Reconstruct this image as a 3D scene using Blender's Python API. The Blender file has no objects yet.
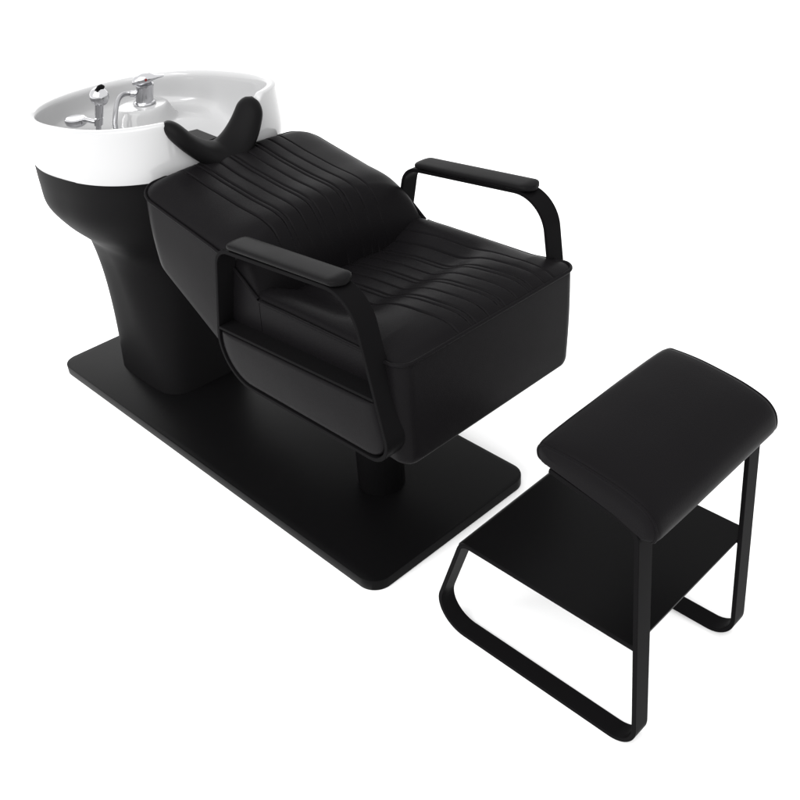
import bpy, bmesh, math
from mathutils import Vector, Matrix, noise
S = bpy.context.scene
C = S.collection
PI = math.pi

# ------------------------------------------------------------ camera
def rot(axis, a): return Matrix.Rotation(a, 4, axis)
cd = bpy.data.cameras.new('camera')
cam = bpy.data.objects.new('camera', cd); C.objects.link(cam)
cam.matrix_world = (Matrix.Translation((2.33259, -1.10678, 1.43410)) @ rot('Z', 0.8338213) @ rot('X', 0.9609348) @ rot('Z', -0.0683835))
cd.sensor_width = 36.0
cd.lens = 36.0 * 0.9728 / 0.8
cd.shift_x = 0.00235; cd.shift_y = -0.0004
cd.clip_end = 200; cd.clip_start = .02
S.camera = cam

# ------------------------------------------------------------ world, lamps, exposure
w = bpy.data.worlds.new('World'); S.world = w; w.use_nodes = True
bg = w.node_tree.nodes['Background']
bg.inputs[0].default_value = (1, 1, 1, 1); bg.inputs[1].default_value = 1.36
def area(name, loc, target, sx, sy, power, col=(1, 1, 1)):
    l = bpy.data.lights.new(name, 'AREA'); l.shape = 'RECTANGLE'; l.size = sx; l.size_y = sy
    l.energy = power; l.color = col
    o = bpy.data.objects.new(name, l); C.objects.link(o); o.location = loc
    o.rotation_euler = (Vector(target) - Vector(loc)).to_track_quat('-Z', 'Y').to_euler()
    return o
area('key_softbox', (3.0, -11.5, 12.5), (.6, 0, .2), 18, 18, 3300)
area('strip_softbox', (-1.4, -4.6, 3.2), (.7, 0, .5), .6, 2.6, 50)
area('rear_softbox', (-8, 3.5, 4.6), (.4, 0, .4), 7, 5, 150)
vs = S.view_settings
vs.view_transform = 'Standard'; vs.look = 'None'; vs.exposure = 0; vs.gamma = 1
S.cycles.use_denoising = True
S.cycles.max_bounces = 10

# ------------------------------------------------------------ materials
def mat(name):
    m = bpy.data.materials.new(name); m.use_nodes = True
    return m, m.node_tree.nodes, m.node_tree.links, m.node_tree.nodes['Principled BSDF']
def leather(name, base, rough=.36, ior=1.095, bump=.30):
    m, N, L, b = mat(name)
    tc = N.new('ShaderNodeTexCoord')
    v = N.new('ShaderNodeTexVoronoi'); v.inputs['Scale'].default_value = 620; v.feature = 'SMOOTH_F1'
    n = N.new('ShaderNodeTexNoise'); n.inputs['Scale'].default_value = 9; n.inputs['Detail'].default_value = 4
    L.new(tc.outputs['Object'], v.inputs['Vector']); L.new(tc.outputs['Object'], n.inputs['Vector'])
    bp = N.new('ShaderNodeBump'); bp.inputs['Strength'].default_value = bump; bp.inputs['Distance'].default_value = .0006
    L.new(v.outputs['Distance'], bp.inputs['Height'])
    b2 = N.new('ShaderNodeBump'); b2.inputs['Strength'].default_value = .10; b2.inputs['Distance'].default_value = .006
    L.new(n.outputs['Fac'], b2.inputs['Height']); L.new(bp.outputs['Normal'], b2.inputs['Normal'])
    L.new(b2.outputs['Normal'], b.inputs['Normal'])
    r = N.new('ShaderNodeMapRange'); r.inputs[3].default_value = rough - .05; r.inputs[4].default_value = rough + .06
    L.new(n.outputs['Fac'], r.inputs[0]); L.new(r.outputs[0], b.inputs['Roughness'])
    b.inputs['Base Color'].default_value = (*base, 1); b.inputs['IOR'].default_value = ior
    return m
def coated(name, base, rough, ior, grain=.05):
    m, N, L, b = mat(name)
    tc = N.new('ShaderNodeTexCoord'); n = N.new('ShaderNodeTexNoise')
    n.inputs['Scale'].default_value = 900; n.inputs['Detail'].default_value = 2
    L.new(tc.outputs['Object'], n.inputs['Vector'])
    bp = N.new('ShaderNodeBump'); bp.inputs['Strength'].default_value = grain; bp.inputs['Distance'].default_value = .0005
    L.new(n.outputs['Fac'], bp.inputs['Height']); L.new(bp.outputs['Normal'], b.inputs['Normal'])
    n2 = N.new('ShaderNodeTexNoise'); n2.inputs['Scale'].default_value = 6; n2.inputs['Detail'].default_value = 5
    L.new(tc.outputs['Object'], n2.inputs['Vector'])
    r = N.new('ShaderNodeMapRange'); r.inputs[3].default_value = rough - .04; r.inputs[4].default_value = rough + .05
    L.new(n2.outputs['Fac'], r.inputs[0]); L.new(r.outputs[0], b.inputs['Roughness'])
    b.inputs['Base Color'].default_value = (*base, 1); b.inputs['IOR'].default_value = ior
    return m
LEATHER = leather('black_leather', (.0052, .0048, .0053))
SOFT = leather('black_moulded_rubber', (.0055, .0053, .0056), .38, 1.10, .03)
METAL = coated('black_powder_coat', (.0030, .0029, .0031), .34, 1.12)
PAINT = coated('black_satin_paint', (.0050, .0048, .0051), .30, 1.045)
SHELL = coated('black_satin_plastic', (.0060, .0058, .0061), .44, 1.075, .08)
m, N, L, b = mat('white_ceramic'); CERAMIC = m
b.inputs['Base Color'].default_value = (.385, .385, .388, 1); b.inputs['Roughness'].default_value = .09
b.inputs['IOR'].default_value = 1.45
m, N, L, b = mat('chrome'); CHROME = m
b.inputs['Base Color'].default_value = (.50, .50, .515, 1); b.inputs['Metallic'].default_value = 1; b.inputs['Roughness'].default_value = .16
m, N, L, b = mat('braided_steel'); STEEL = m
b.inputs['Base Color'].default_value = (.34, .34, .35, 1); b.inputs['Metallic'].default_value = 1; b.inputs['Roughness'].default_value = .3
m, N, L, b = mat('red_enamel'); RED = m
b.inputs['Base Color'].default_value = (.14, .012, .012, 1); b.inputs['Roughness'].default_value = .3
m, N, L, b = mat('white_paper_floor'); FLOOR = m
b.inputs['Base Color'].default_value = (.95, .95, .95, 1); b.inputs['Roughness'].default_value = .9
b.inputs['Specular IOR Level'].default_value = .1

# ------------------------------------------------------------ mesh helpers
def link(name, verts, faces, material, parent=None, smooth=True, angle=38, bevel=0, seg=2):
    me = bpy.data.meshes.new(name); me.from_pydata([tuple(v) for v in verts], [], faces); me.validate()
    bm = bmesh.new(); bm.from_mesh(me); bmesh.ops.recalc_face_normals(bm, faces=bm.faces[:]); bm.to_mesh(me); bm.free()
    me.materials.append(material)
    if smooth:
        me.shade_smooth(); me.set_sharp_from_angle(angle=math.radians(angle))
    o = bpy.data.objects.new(name, me); C.objects.link(o)
    if parent: o.parent = parent
    if bevel:
        md = o.modifiers.new('bevel', 'BEVEL'); md.width = bevel; md.segments = seg; md.limit_method = 'ANGLE'; md.angle_limit = math.radians(40); md.harden_normals = True
    return o
class MB:
    def __init__(s): s.v = []; s.f = []
    def add(s, verts, faces):
        k = len(s.v); s.v += [tuple(v) for v in verts]; s.f += [tuple(i + k for i in f) for f in faces]
    def loft(s, rings, closed=True, cap0=True, cap1=True, loop=False):
        n = len(rings[0]); vs = [p for r in rings for p in r]; fs = []
        R = len(rings)
        for i in range(R if loop else R - 1):
            j2 = (i + 1) % R
            for j in range(n if closed else n - 1):
                k = (j + 1) % n
                fs.append((i * n + j, i * n + k, j2 * n + k, j2 * n + j))
        if not loop and closed:
            if cap0: fs.append(tuple(range(n))[::-1])
            if cap1: fs.append(tuple((R - 1) * n + j for j in range(n)))
        s.add(vs, fs)
    def tube(s, pts, r, n=12, closed=False):
        pts = [Vector(p) for p in pts]; N = len(pts); rings = []
        up = None
        for i, p in enumerate(pts):
            if closed: t = (pts[(i + 1) % N] - pts[i - 1]).normalized()
            else: t = (pts[min(i + 1, N - 1)] - pts[max(i - 1, 0)]).normalized()
            if up is None:
                up = Vector((0, 0, 1)) if abs(t.z) < .9 else Vector((1, 0, 0))
            a = (up - t * up.dot(t)).normalized(); up = a
            bb = t.cross(a); rr = r(i / (N - 1)) if callable(r) else r
            rings.append([p + a * (rr * math.cos(2 * PI * k / n)) + bb * (rr * math.sin(2 * PI * k / n)) for k in range(n)])
        s.loft(rings, loop=closed)
    def lathe(s, prof, origin=(0, 0, 0), axis=(0, 0, 1), n=32):
        q = Vector((0, 0, 1)).rotation_difference(Vector(axis)); o = Vector(origin)
        s.loft([[o + q @ Vector((r * math.cos(2 * PI * k / n), r * math.sin(2 * PI * k / n), z)) for k in range(n)] for r, z in prof])
    def lean(s, base, k):       # the fitting stands on a sloping deck: tip it about its foot
        s.v = [(v[0] + k[0] * max(0, v[2] - base), v[1] + k[1] * max(0, v[2] - base), v[2]) for v in s.v]; return s
    def build(s, name, material, parent=None, **kw): return link(name, s.v, s.f, material, parent, **kw)
def fillet(pts, radii, closed=True, n=10):
    out = []; N = len(pts)
    for i, p in enumerate(pts):
        p = Vector(p); r = radii[i]
        if r <= 0 or (not closed and i in (0, N - 1)): out.append(p); continue
        a = Vector(pts[i - 1]) - p; c = Vector(pts[(i + 1) % N]) - p
        a.normalize(); c.normalize()
        th = math.acos(max(-1, min(1, a.dot(c)))); d = r / math.tan(th / 2)
        cen = p + (a + c).normalized() * (r / math.sin(th / 2))
        s = p + a * d - cen; e = p + c * d - cen
        ang = math.acos(max(-1, min(1, s.dot(e) / (r * r))))
        for k in range(n + 1):
            t = k / n
            out.append(cen + (s * math.sin((1 - t) * ang) + e * math.sin(t * ang)) / math.sin(ang))
    return out
def offset(path, d, closed):
    out = []; N = len(path)
    for i, p in enumerate(path):
        if closed: t = (path[(i + 1) % N] - path[i - 1])
        else: t = path[min(i + 1, N - 1)] - path[max(i - 1, 0)]
        t = t.normalized(); out.append(p + Vector((-t.y, t.x)) * d)
    return out
def flat_bar(mb, path, y0, y1, th, closed):
    """flat strip following an xz path: width y0..y1, thickness th on the left of the path"""
    ins = offset(path, th, closed)
    mb.loft([[(p.x, y0, p.y), (p.x, y1, p.y), (q.x, y1, q.y), (q.x, y0, q.y)] for p, q in zip(path, ins)], loop=closed)
def lerp_tab(tab, x):
    if x <= tab[0][0]: return tab[0][1]
    for (x0, a), (x1, c) in zip(tab, tab[1:]):
        if x <= x1:
            t = (x - x0) / (x1 - x0); return a + (c - a) * t
    return tab[-1][1]
def smooth_tab(tab, x):     # catmull-rom through the table
    if x <= tab[0][0]: return tab[0][1]
    if x >= tab[-1][0]: return tab[-1][1]
    for i in range(len(tab) - 1):
        if x <= tab[i + 1][0]:
            x0, p0 = tab[i]; x1, p1 = tab[i + 1]
            m0 = (tab[i + 1][1] - tab[i - 1][1]) / (tab[i + 1][0] - tab[i - 1][0]) if i > 0 else (p1 - p0) / (x1 - x0)
            m1 = (tab[i + 2][1] - tab[i][1]) / (tab[i + 2][0] - tab[i][0]) if i + 2 < len(tab) else (p1 - p0) / (x1 - x0)
            h = x1 - x0; t = (x - x0) / h
            return (2*t**3-3*t*t+1)*p0 + (t**3-2*t*t+t)*h*m0 + (-2*t**3+3*t*t)*p1 + (t**3-t*t)*h*m1
def sstep(a, c, x):
    t = max(0., min(1., (x - a) / (c - a))); return t * t * (3 - 2 * t)
def empty(name, loc, label, cat):
    o = bpy.data.objects.new(name, None); C.objects.link(o); o.location = loc
    o['label'] = label; o['category'] = cat; o.empty_display_size = .1
    return o
def rounded_rect(x0, x1, y0, y1, r, n=10):
    pts = []
    for cx, cy, a in ((x1 - r, y1 - r, 0), (x0 + r, y1 - r, PI / 2), (x0 + r, y0 + r, PI), (x1 - r, y0 + r, 1.5 * PI)):
        for k in range(n + 1):
            t = a + PI / 2 * k / n; pts.append((cx + r * math.cos(t), cy + r * math.sin(t)))
    return pts
def plate(mb, outline, z0, z1, ch=.0015):
    cx = sum(p[0] for p in outline) / len(outline); cy = sum(p[1] for p in outline) / len(outline)
    def ring(z, d):
        r = []
        for x, y in outline:
            v = Vector((x - cx, y - cy)); v = v * (1 - d / max(v.length, 1e-6)); r.append((cx + v.x, cy + v.y, z))
        return r
    mb.loft([ring(z0, ch), ring(z0 + ch, 0), ring(z1 - ch, 0), ring(z1 - ch * .3, ch * .3), ring(z1, ch)])

# ------------------------------------------------------------ the floor
fl = link('floor', [(-40, -40, 0), (40, -40, 0), (40, 40, 0), (-40, 40, 0)], [(0, 1, 2, 3)], FLOOR, smooth=False)
fl['kind'] = 'structure'; fl['label'] = 'plain white studio floor'

# ------------------------------------------------------------ backwash chair
chair = empty('shampoo_chair', (0, 0, 0), 'black leather salon backwash chair with white wash basin on a black base plate', 'shampoo chair')
BT = .0265
mb = MB(); plate(mb, rounded_rect(0, 1.2693, -.24, .24, .042, 14), .0005, BT, .0016)
mb.build('base_plate', METAL, chair)
mb = MB(); mb.lathe([(.0, BT), (.053, BT), (.053, .375), (0, .375)], (1.0404, 0, 0), n=48)
mb.build('support_post', METAL, chair)

# --- pedestal under the basin (bowl-shaped shell flowing into a curved column)
BCX, BAR, BAF, BB, BZ, BK, BER, BEF = .34, .312, .302, .249, .766, .116, 2.26, 2.61
def supere(cx, ar, af, bb, er, ef, n=320):
    out = []
    for i in range(n):
        t = 2 * PI * i / n; c, s = math.cos(t), math.sin(t)
        e = ef if c > 0 else er; a = af if c > 0 else ar
        out.append((cx + a * math.copysign(abs(c) ** (2 / e), c), bb * math.copysign(abs(s) ** (2 / e), s)))
    return out
PED = [  # z, rear x, front x, half width, rear exponent, front exponent
    (.645, .012, .612, .2525, 2.35, 2.55), (.600, .020, .595, .2550, 2.35, 2.5), (.550, .034, .565, .2520, 2.4, 2.45), (.500, .062, .525, .2220, 2.4, 2.4),
    (.460, .090, .480, .1870, 2.5, 2.3), (.430, .104, .448, .1620, 2.8, 2.2), (.400, .110, .425, .1500, 3.2, 2.1), (.360, .114, .410, .1400, 3.7, 2.1), (.300, .117, .402, .1335, 4.0, 2.25),
    (.220, .117, .398, .1310, 4.2, 2.7), (.130, .116, .399, .1330, 4.4, 3.5), (BT, .112, .406, .1385, 4.6, 4.4)]
zs = [r[0] for r in PED][::-1]
tabs = [[(r[0], r[k]) for r in PED[::-1]] for k in (1, 2, 3, 4, 5)]
mb = MB(); rings = []
nz = 80
for i in range(nz + 1):
    z = BT + (.645 - BT) * i / nz
    xr, xf, hb, e, ef = (smooth_tab(t, z) for t in tabs)
    f = sstep(.46, .58, z)
    cx = (xr + xf) / 2 * (1 - f) + .34 * f
    rings.append([(x, y, z + f * (.008 + .106 * (x - .34))) for x, y in supere(cx, cx - xr, xf - cx, hb, e, ef)])
mb.loft(rings, cap1=False)
mb.build('pedestal', SHELL, chair, angle=60)

# --- basin
def rim_xy(t, inset=0., sc=1.):
    c, s = math.cos(t), math.sin(t)
    e = BEF if c > 0 else BER; a = BAF if c > 0 else BAR
    return (BCX + (a * sc - inset) * math.copysign(abs(c) ** (2 / e), c), (BB * sc - inset) * math.copysign(abs(s) ** (2 / e), s))
def rim_z(x, y):
    z = BZ + BK * (x - BCX)
    if x > BCX:
        z -= .088 * (1 - sstep(.050, .128, abs(y + .008))) * sstep(.45, .56, x)   # neck notch in the front wall
    return z
def deck_z(x, y):     # inside floor: raised tap deck at the back, deep bowl in front
    f = sstep(.235, .38, x + .25 * max(0, -y - .02))
    z = .664 * (1 - f) + (.588 + .9 * ((x - .43) ** 2 + y * y)) * f
    d = math.hypot(x - .190, (y - .064) / 1.2)
    return z + (.7015 - z) * (1 - sstep(.050, .074, d))
mb = MB(); rings = []; NT = 480
def ring_at(fn): return [fn(2 * PI * i / NT) for i in range(NT)]
def outer(k):         # k 0 bottom .. 1 top of the outer wall
    def f(t):
        xt, yt = rim_xy(t); zt = rim_z(xt, yt) - .007
        c, sn = math.cos(t), math.sin(t); e = BEF if c > 0 else BER
        xb = BCX + (.306 if c > 0 else .3457) * math.copysign(abs(c) ** (2 / e), c); yb = .2564 * math.copysign(abs(sn) ** (2 / e), sn)
        zb = .652 + .106 * (xb - BCX); m = k - .035 * math.sin(PI * k) - .10 * (1 - k) ** 8
        q = 1 - .022 * (1 - k) ** 7
        return (BCX + (xb + (xt - xb) * m - BCX) * q, (yb + (yt - yb) * m) * q, zb + (zt - zb) * k)
    return f
rings.append(ring_at(lambda t: (lambda q: (BCX + (q[0] - BCX) * .94, q[1] * .94, q[2] + .004))(outer(0)(t))))
for k in range(0, 17): rings.append(ring_at(outer(k / 16)))
W_ = .019
for k in range(1, 9):
    a = PI * k / 9
    def f(t, a=a):
        x0, y0 = rim_xy(t); i = W_ * .5 * (1 - math.cos(a)); x, y = rim_xy(t, i)
        return (x, y, rim_z(x0, y0) - .007 + .007 * math.sin(a) ** .8)
    rings.append(ring_at(f))
for k in range(0, 15):
    u = k / 14
    def f(t, u=u):
        x0, y0 = rim_xy(t); x, y = rim_xy(t, W_ + .002 + .040 * u ** 4)
        zt = rim_z(x0, y0) - .009; zb = min(deck_z(x, y), zt - .004)
        return (x, y, zt + (zb - zt) * math.sin(u * PI / 2))
    rings.append(ring_at(f))
for k in range(1, 61):
    u = 1 - k / 60
    def f(t, u=u):
        x, y = rim_xy(t, W_ + .042); x = BCX + (x - BCX) * u; y *= u
        x0, y0 = rim_xy(t)
        return (x, y, min(deck_z(x, y), rim_z(x0, y0) - .014))
    rings.append(ring_at(f))
mb.loft(rings, cap0=False, cap1=False)
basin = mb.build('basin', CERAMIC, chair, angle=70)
mb = MB(); mb.lathe([(0, .585), (.022, .585), (.024, .589), (.020, .592), (.008, .591), (0, .591)], (.43, 0, 0), n=32)
mb.build('drain', CHROME, basin)

# --- neck rest, a saddle of black rubber lying in the notch
mb = MB(); rings = []; n = 72; m_ = 32
for i in range(n + 1):
    s = -1 + 2 * i / n; a = abs(s)
    y = .118 * s * (1 - .08 * s * s) - .018; z = .705 + (.092 - .002 * s) * a ** 1.65
    x = .640 - .022 * a ** 2
    dy = .116 * (1 - .30 * s * s); dz = .092 * 1.65 * a ** .65 * math.copysign(1, s)
    t = Vector((0, dy, dz)).normalized(); ax = Vector((.90, 0, -.42)).normalized(); ax = (ax - t * ax.dot(t)).normalized(); nrm = ax.cross(t)
    if nrm.z < 0: nrm = -nrm
    end = math.sqrt(max(0, 1 - max(0, (a - .80) / .20) ** 2.2))
    wx = (.042 - .013 * a * a) * max(end, .02); wn = (.0205 - .002 * a) * max(end, .02)
    rings.append([Vector((x, y, z)) + ax * (wx * math.copysign(abs(math.cos(2 * PI * k / m_)) ** .9, math.cos(2 * PI * k / m_))) + nrm * (wn * math.copysign(abs(math.sin(2 * PI * k / m_)) ** .9, math.sin(2 * PI * k / m_))) for k in range(m_)])
mb.loft(rings)
neck = mb.build('neck_rest', SOFT, chair, angle=60)
mb = MB()
mb.loft([[(.500, -.014, .715), (.506, .012, .715), (.585, .014, .700), (.585, -.030, .700)],
         [(.502, -.013, .724), (.508, .011, .724), (.585, .012, .722), (.585, -.028, .722)]])
mb.build('rear_tab', SOFT, neck, bevel=.002)

# --- upholstered body
HW = .222
XR = .612                     # back edge of the backrest
def half_w(x):
    W = HW + .009 * sstep(1.27, 1.35, x)
    d = x - XR
    if d < .055: return W - .055 + math.sqrt(max(0, .055 ** 2 - (.055 - d) ** 2))
    d = 1.3716 - x
    if d < .030: return W - .030 + math.sqrt(max(0, .030 ** 2 - (.030 - d) ** 2))
    return W
FW = HW + .009
def skew(v): return (v[0], v[1] + .007 * sstep(1.27, 1.35, v[0]), v[2])   # the front of the seat is stuffed a little fuller on the far side
PIPE = [(.60, .692), (.64, .681), (.709, .667), (.823, .646), (.90, .629), (.95, .602), (.99, .573), (1.0, .570), (1.06, .572), (1.3716, .580)]
def pipe_z(x): return smooth_tab(PIPE, x)
BOT = [(.60, .560), (.612, .548), (.624, .535), (.806, .421), (.865, .384), (.90, .371), (.93, .369), (1.3716, .369)]
def bot_z(x):
    z = lerp_tab(BOT, x)
    d = x - (1.3716 - .012)
    if d > 0: z += .012 * (1 - math.sqrt(max(0, 1 - (d / .012) ** 2)))
    return z
def xs_range(a, c, n, r0=0, r1=0):
    out = []
    if r0: out += [a + r0 * (1 - math.cos(PI / 2 * k / 12)) for k in range(12)]
    s, e = a + r0, c - r1
    out += [s + (e - s) * k / n for k in range(n + 1)]
    if r1: out += [c - r1 * (1 - math.sin(PI / 2 * k / 12)) for k in range(1, 13)]
    return out
def body_ring(x, bulge=.004):
    h = half_w(x); zt = pipe_z(x); zb = bot_z(x); r = .016; out = []
    side = []
    for k in range(11):
        u = k / 10; z = zt - .0045 + (zb + r - zt + .0025) * u
        side.append((h + bulge * math.sin(PI * u) * .8, z))
    for k in range(1, 7):
        a = PI / 2 * k / 6; side.append((h - r + r * math.cos(a), zb + r - r * math.sin(a)))
    dip = .004 + .070 * sstep(1.3716, 1.31, x) * sstep(XR, XR + .05, x)
    lid = [(h - .012, zt - .012 * min(1, dip / .03)), (h - .03, zt - dip)]
    side = lid[::-1] + side
    return [(x, -y, z) for y, z in side] + [(x, y, z) for y, z in side[::-1]]
mb = MB(); mb.loft([body_ring(x) for x in xs_range(XR, .994, 40, .055, 0)])
back = mb.build('backrest', LEATHER, chair, angle=50)
mb = MB(); mb.loft([[skew(q) for q in body_ring(x)] for x in xs_range(.9955, 1.3716, 40, 0, .030)])
seat = mb.build('seat', LEATHER, chair, angle=50)

BSEAM = [-.128, -.096, -.085, -.054, -.024, -.013, .018, .049, .060, .091, .122]
SSEAM = [-.090, -.058, -.046, -.014, .018, .030, .062, .094, .106, .138, .166]
def groove(y, seams, depth, wd):
    g = 0
    for s in seams:
        d = (y - s) / wd
        if abs(d) < 4: g -= depth * math.exp(-d * d)
    return g
def rib(y, seams, h):
    if y <= seams[0] or y >= seams[-1]: return 0
    for a, c in zip(seams, seams[1:]):
        if a <= y <= c:
            t = (y - a) / (c - a); return h * math.sqrt(max(0, 4 * t * (1 - t))) * min(1, (c - a) / .03)
    return 0
def wr(x, y, sc, amp): return amp * noise.noise(Vector((x * sc, y * sc, 3.7)))
BACKTOP = [(XR, .012), (.66, .028), (.75, .030), (.85, .036), (.92, .047), (.96, .056), (1.01, .062)]
def back_z(x, y, h):
    t = min(1, abs(y) / h)
    zp = pipe_z(x)
    b = smooth_tab(BACKTOP, x)
    ex = math.sqrt(max(0, 1 - (1 - min((x - XR) / .05, 1)) ** 2))
    ey = (1 - t ** 5) ** .55
    crown = .006 * (1 - t * t)
    z = zp + .0 + (b * ey + crown) * ex
    ins = sstep(.985, .80, t) * ex
    z += ins * (groove(y, BSEAM, .0040, .0017) + rib(y, BSEAM, .0014)) * sstep(XR + .0, XR + .05, x)
    z += wr(x, y, 11, .0009) * ey * ex
    xc = 1.004 - .034 * (1 - t * t)           # the cushion rolls over into the crease
    d = (x - (xc - .055)) / .055
    if d > 0:
        q = math.sqrt(max(0, 1 - min(d, 1) ** 2))
        z = .535 + (z - .535) * q
    return z
HUMP = [(.95, .535), (1.0, .549), (1.06, .556), (1.12, .560), (1.165, .566), (1.22, .589), (1.27, .598), (1.32, .597), (1.355, .590), (1.3716, .582)]
SIDE = [(.95, .014), (1.0, .022), (1.15, .024), (1.30, .020), (1.3716, .004)]
def seat_z(x, y, h):
    t = min(1, abs(y) / h); zp = pipe_z(max(x, 1.0))
    side = zp + lerp_tab(SIDE, x) * (1 - t ** 6) ** .5
    sh = .035 * (y + .04) # trough runs slightly oblique
    mid = smooth_tab(HUMP, min(1.3716, max(.95, x - sh)))
    f = sstep(.98, .50, t)
    z = side * (1 - f) + mid * f
    d = 1.3716 - x
    ex = math.sqrt(max(0, 1 - (1 - min(d / .028, 1)) ** 2))
    z = zp + (z - zp) * ex if d < .028 else z
    wob = .003 * math.sin((x - 1.0) * 17) * sstep(1.0, 1.08, x) * (1 - sstep(1.28, 1.37, x))
    yy = y - wob
    z += (groove(yy, SSEAM, .0038, .0017) + rib(yy, SSEAM, .0013)) * ex * sstep(1.0, .9, t)
    z += wr(x, y, 11, .0009) * (1 - t ** 4) * ex
    return z
def pillow(xs, fz, M, base):
    rows = []
    for x in xs:
        h = half_w(x) - .0036
        row = []
        for j in range(M + 1):
            y = h * math.sin(PI / 2 * (-1 + 2 * j / M) * .999) if False else h * (-1 + 2 * j / M)
            row.append((x, y, fz(x, y, h)))
        rows.append(row)
    n = M + 1; vs = [p for r in rows for p in r]; fs = []
    for i in range(len(rows) - 1):
        for j in range(M): fs.append((i * n + j, i * n + j + 1, (i + 1) * n + j + 1, (i + 1) * n + j))
    return vs, fs
xs = [XR + .0015 + .053 * (1 - math.cos(PI / 2 * k / 16)) for k in range(16)]
xs += [XR + .0545 + (.92 - XR - .0545) * k / 60 for k in range(61)] + [.92 + .084 * math.sin(PI / 2 * k / 44) for k in range(1, 45)]
v, f = pillow(xs, back_z, 420, 0)
bc = link('back_cushion', v, f, LEATHER, back, angle=70)
xs = [.955 + (1.330 - .955) * k / 110 for k in range(111)] + [1.330 + .0412 * math.sin(PI / 2 * k / 18) for k in range(1, 19)]
v, f = pillow(xs, seat_z, 420, 0); v = [skew(q) for q in v]
sc_ = link('seat_cushion', v, f, LEATHER, seat, angle=70)
# piping cords
pts = [(x, -half_w(x), pipe_z(x) + .0005) for x in xs_range(XR, .992, 40, .055, 0)][::-1]
rear = [(XR, -(HW - .055) + 2 * (HW - .055) * k / 20, pipe_z(XR) + .008 * math.sin(PI * k / 20)) for k in range(1, 20)]
pts = pts + rear + [(x, half_w(x), pipe_z(x) + .0005) for x in xs_range(XR, .992, 40, .055, 0)]
mb = MB(); mb.tube(pts, .0030, 8); mb.build('piping', LEATHER, back)
pts = [(x, -half_w(x) - .0005, pipe_z(x)) for x in xs_range(.998, 1.3716, 30, 0, .030)]
pts += [(1.3720, -(FW - .030) + 2 * (FW - .030) * k / 20, .580) for k in range(1, 20)]
pts += [(x, half_w(x) + .0005, pipe_z(x)) for x in xs_range(.998, 1.3716, 30, 0, .030)][::-1]
mb = MB(); mb.tube([skew(q) for q in pts], .0036, 10); mb.build('piping', LEATHER, seat)

# --- armrests
def armrest(sg):
    y0, y1 = sg * .260, sg * .218
    outl = fillet([(.868, .377), (1.377 if sg < 0 else 1.350, .390), (1.303, .7085), (.936, .676)], [.085, .050, .075, .050], True, 14)
    mb = MB(); flat_bar(mb, outl, y0, y1, .0075, True)
    arm = mb.build('armrest', PAINT, chair, angle=30, bevel=.0012)
    # cross bar
    mb = MB(); flat_bar(mb, [Vector((.8985, .4908)), Vector((1.12, .505)), Vector((1.338 if sg < 0 else 1.326, .519))], y0, y1, .006, False)
    mb.build('cross_bar', PAINT, arm, angle=30, bevel=.001)
    # padded side panel below the cross bar
    inner = fillet([(.8815, .3865), (1.3655 if sg < 0 else 1.339, .3995), (1.3375 if sg < 0 else 1.325, .5135), (.9005, .4865)], [.076, .040, .006, .006], True, 10)
    c = Vector((sum(p.x for p in inner) / len(inner), sum(p.y for p in inner) / len(inner)))
    mb = MB(); rr = []
    for k, (d, yy) in enumerate(((.002, .222), (.0005, .228), (.0005, .249), (.0012, .2530), (.0032, .2560), (.008, .2580), (.016, .2590), (.034, .2600))):
        ring = []
        for p in inner:
            v = p - c; v = v * (1 - d / v.length); ring.append((c.x + v.x, sg * yy, c.y + v.y))
        rr.append(ring)
    mb.loft(rr); mb.build('side_panel', LEATHER, arm, angle=60)
    # arm pad
    mb = MB(); rr = []; n = 40
    a0 = Vector((.966, .6795)); a1 = Vector((1.270, .7045)); ln = (a1 - a0).length
    d = (a1 - a0).normalized(); nn = Vector((-d.y, d.x))
    for i in range(n + 1):
        s = (1 - math.cos(PI * i / n)) / 2; e = min(s, 1 - s) * ln
        wy = .0245 * math.sqrt(max(.0, 1 - max(0, 1 - e / .016) ** 2)); h = .0140 - .005 * max(0, 1 - e / .02) ** 2
        p = a0 + d * (ln * s); ring = []
        for k in range(24):
            th = 2 * PI * k / 24; cc, ss = math.cos(th), math.sin(th)
            yy = sg * .237 + max(wy, .001) * math.copysign(abs(cc) ** .6, cc); up = h / 2 * (1 + math.copysign(abs(ss) ** .6, ss)) + .0003
            q = p + nn * up; ring.append((q.x, yy, q.y))
        rr.append(ring)
    mb.loft(rr); mb.build('arm_pad', SOFT, arm, angle=60)
armrest(-1); armrest(1)

# --- mixer tap on the basin deck
TX, TY, TZ = .190, .072, .7012
tap = MB(); tap.lathe([(0, TZ), (.026, TZ), (.0275, TZ + .003), (.026, TZ + .006), (.0215, TZ + .008), (.0205, TZ + .039), (.0215, TZ + .042), (.021, TZ + .047), (.014, TZ + .052), (0, TZ + .053)], (TX, TY, 0), n=40)
LN = (.16, .16)
tp = tap.lean(TZ, LN).build('mixer_tap', CHROME, chair)
mb = MB()
ld = Vector((.55, .80, .10)).normalized(); sd = ld.cross(Vector((0, 0, 1))).normalized()
rr = []
for u, wd, th in ((-.030, .008, .014), (-.024, .018, .024), (-.008, .023, .030), (.010, .021, .026), (.022, .013, .012), (.032, .009, .008), (.040, .008, .006), (.045, .006, .004)):
    p = Vector((TX, TY, TZ + .058)) + ld * u; ring = []
    for k in range(20):
        a = 2 * PI * k / 20; ring.append(p + sd * (wd * math.cos(a)) + Vector((0, 0, 1)) * (th * .5 * math.sin(a) + th * .1))
    rr.append(ring)
mb.loft(rr); lv = mb.lean(TZ, LN).build('lever', CHROME, tp, angle=60)
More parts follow.
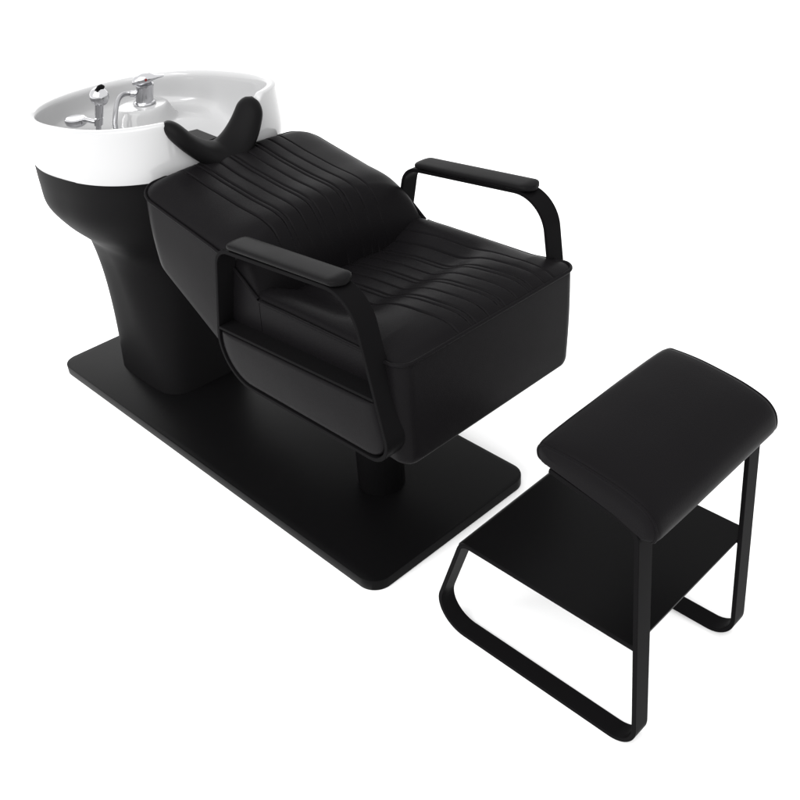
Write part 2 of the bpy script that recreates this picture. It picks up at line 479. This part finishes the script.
mb = MB(); mb.lathe([(0, 0), (.0035, 0), (.0035, .002), (0, .0025)], Vector((TX, TY, TZ + .062)) + Vector((.0175, -.009, 0)), (.86, -.5, .1), n=16)
mb.lean(TZ, LN).build('indicator_dot', RED, lv)
mb = MB(); a = Vector((TX - .016, TY - .012, TZ + .024)); dd = Vector((-.55, -.83, 0.1)).normalized()
mb.lathe([(0, -.008), (.009, -.008), (.009, .004), (.0075, .006), (.0075, .016), (0, .016)], a, dd, n=24)
mb.lean(TZ, LN).build('hose_nut', CHROME, tp)
mb = MB(); pts = []
p0 = a + dd * .012; p1 = p0 + dd * .040 + Vector((0, 0, .006)); p2 = Vector((.262, -.052, .745)); p3 = Vector((.262, -.055, .672))
for i in range(241):
    t = i / 240; pts.append(p0 * (1 - t) ** 3 + p1 * 3 * t * (1 - t) ** 2 + p2 * 3 * t * t * (1 - t) + p3 * t ** 3)
mb.tube(pts, lambda u: .0056 + .0004 * math.sin(u * 120 * PI), 12)
mb.lean(TZ, LN).build('hose', STEEL, tp, angle=70)

# --- vacuum valve with round cap next to it
VX, VY, VZ = .222, -.085, .662
mb = MB(); mb.lathe([(0, VZ), (.014, VZ), (.014, VZ + .004), (.0065, VZ + .006), (.0065, VZ + .034), (.010, VZ + .037), (.010, VZ + .052), (0, VZ + .053)], (VX, VY, 0), n=28)
VL = (.18, .20)
st = mb.lean(VZ, VL).build('shower_holder', CHROME, chair)
mb = MB(); mb.tube([(VX, VY, VZ + .044), (VX - .015, VY - .006, VZ + .044), (VX - .040, VY - .014, VZ + .046)], .005, 12)
mb.lean(VZ, VL).build('holder_arm', CHROME, st)
mb = MB(); mb.lathe([(0, 0), (.018, 0), (.024, .004), (.026, .010), (.0255, .016), (.022, .018), (.018, .0165), (.010, .0150), (0, .0165)], (VX - .055, VY - .016, VZ + .030), n=40)
mb.build('round_cap', CHROME, st)

# --- hand shower standing in the holder (lifts out: a thing of its own)
hs = empty('hand_shower', (VX + VL[0] * .053, VY + VL[1] * .053, VZ + .053), 'small chrome hand shower with black button standing upright in the white basin', 'hand shower')
hs.rotation_euler = Vector((VL[0], VL[1], 1)).to_track_quat('Z', 'Y').to_euler()
mb = MB(); mb.lathe([(0, .0005), (.0085, .0005), (.0095, .004), (.0095, .030), (.013, .038), (0, .040)], n=28)
mb.build('handle', CHROME, hs)
mb = MB()
ax = Vector((.92, .39, -.17)).normalized()
mb.lathe([(0, -.020), (.010, -.018), (.018, -.010), (.0215, 0), (.0215, .008), (.020, .013), (.0165, .0145), (.0155, .0115), (0, .0115)], Vector((0, 0, .050)), ax, n=36)
hd = mb.build('spray_head', CHROME, hs)
mb = MB(); mb.lathe([(0, 0), (.0155, 0), (.0150, .003), (0, .004)], Vector((0, 0, .050)) + ax * .0112, ax, n=28)
mb.build('spray_face', METAL, hd)
mb = MB(); mb.tube([Vector((-.012, .006, .066)), Vector((-.004, .002, .0735)), Vector((.004, -.002, .0745)), Vector((.010, -.005, .071))], .0042, 10)
mb.build('button', SOFT, hd)

# ------------------------------------------------------------ footstool
stool = empty('footstool', (1.3818, -.0193, 0), 'black footstool with sloped leather cushion, open metal loop legs and low shelf', 'footstool')
stool.rotation_euler = (0, 0, .0157)
B2, BW, TH = .1776, .036, .0085
loop = fillet([(.264, .5071), (.424, .4755), (.4635, .0005), (-.004, .0005), (.078, .2435), (.4370, .2435)], [0, .030, .050, .062, .028, 0], False, 14)
for sg in (-1, 1):
    mb = MB(); flat_bar(mb, loop[::-1], sg * B2, sg * (B2 - BW), TH if sg else TH, False)
    mb.build('leg_frame', PAINT, stool, angle=30, bevel=.0012)
# shelf sheet with a rolled back edge
lip = fillet([(.0735, .2285), (.0782, .2442), (.4362, .2442)], [0, .0125, 0], False, 14)
mb = MB(); flat_bar(mb, lip, -B2 + .0012, B2 - .0012, -.0055, False)
mb.build('shelf', METAL, stool, angle=30, bevel=.001)
# cushion
prof = [(.262, .5090), (.2480, .5095), (.2390, .5135), (.2355, .5225), (.2360, .5335), (.2420, .5420), (.2560, .5460), (.300, .5460), (.345, .5410), (.386, .5340), (.422, .5225), (.4420, .5070), (.4510, .4880), (.4515, .4720), (.4450, .4650), (.432, .4755), (.34, .4940)]
def catmull(P, n=8):
    out = []; N = len(P)
    for i in range(N):
        p0, p1, p2, p3 = (Vector(P[(i + k - 1) % N]) for k in range(4))
        for k in range(n):
            t = k / n
            out.append(.5 * ((2 * p1) + (p2 - p0) * t + (2 * p0 - 5 * p1 + 4 * p2 - p3) * t * t + (3 * p1 - p0 - 3 * p2 + p3) * t ** 3))
    return out
pc = catmull(prof); cc = Vector((.345, .513))
mb = MB(); rr = []
CW = .1730
ends = ((.0062, .0300), (.0060, .0220), (.0050, .0150), (.0034, .0095), (.0012, .0058), (-.0012, .0034), (-.0050, .0013), (-.011, .0003), (-.026, 0))
ys = [(-CW - e, i) for e, i in ends] + [(-CW + .026 + (2 * CW - .052) * k / 24, 0) for k in range(1, 24)] + [(CW + e, i) for e, i in ends[::-1]]
for y, ins in ys:
    ring = []
    for p in pc:
        m = Vector((min(max(p.x, .262), .428), 0)); m.y = .5270 - .30 * max(0, m.x - .262) * (1 + 1.2 * (m.x - .262))
        dd = m - p; q = p + dd * min(1, ins / max(dd.length, 1e-6))
        if p.y < m.y: q.y = p.y + (q.y - p.y) * .15        # flat underside on the bars
        cr = .005 * (1 - (y / CW) ** 4) * sstep(0, .03, p.y - cc.y) if abs(y) < CW else 0
        ring.append((q.x, y, q.y + cr + wr(q.x, y, 12, .001)))
    rr.append(ring)
mb.loft(rr)
cu = mb.build('cushion', LEATHER, stool, angle=60)
for sg in (-1, 1):      # welted seam along the top edge of each end
    pts = []
    for p in pc:
        m = Vector((min(max(p.x, .262), .428), 0)); m.y = .5270 - .30 * max(0, m.x - .262) * (1 + 1.2 * (m.x - .262))
        dd = m - p; q = p + dd * min(1, .0040 / max(dd.length, 1e-6))
        pts.append((q.x, sg * (CW - .0002), q.y))
    mb = MB(); mb.tube(pts, .0021, 8, closed=True)
    mb.build('piping', LEATHER, cu)
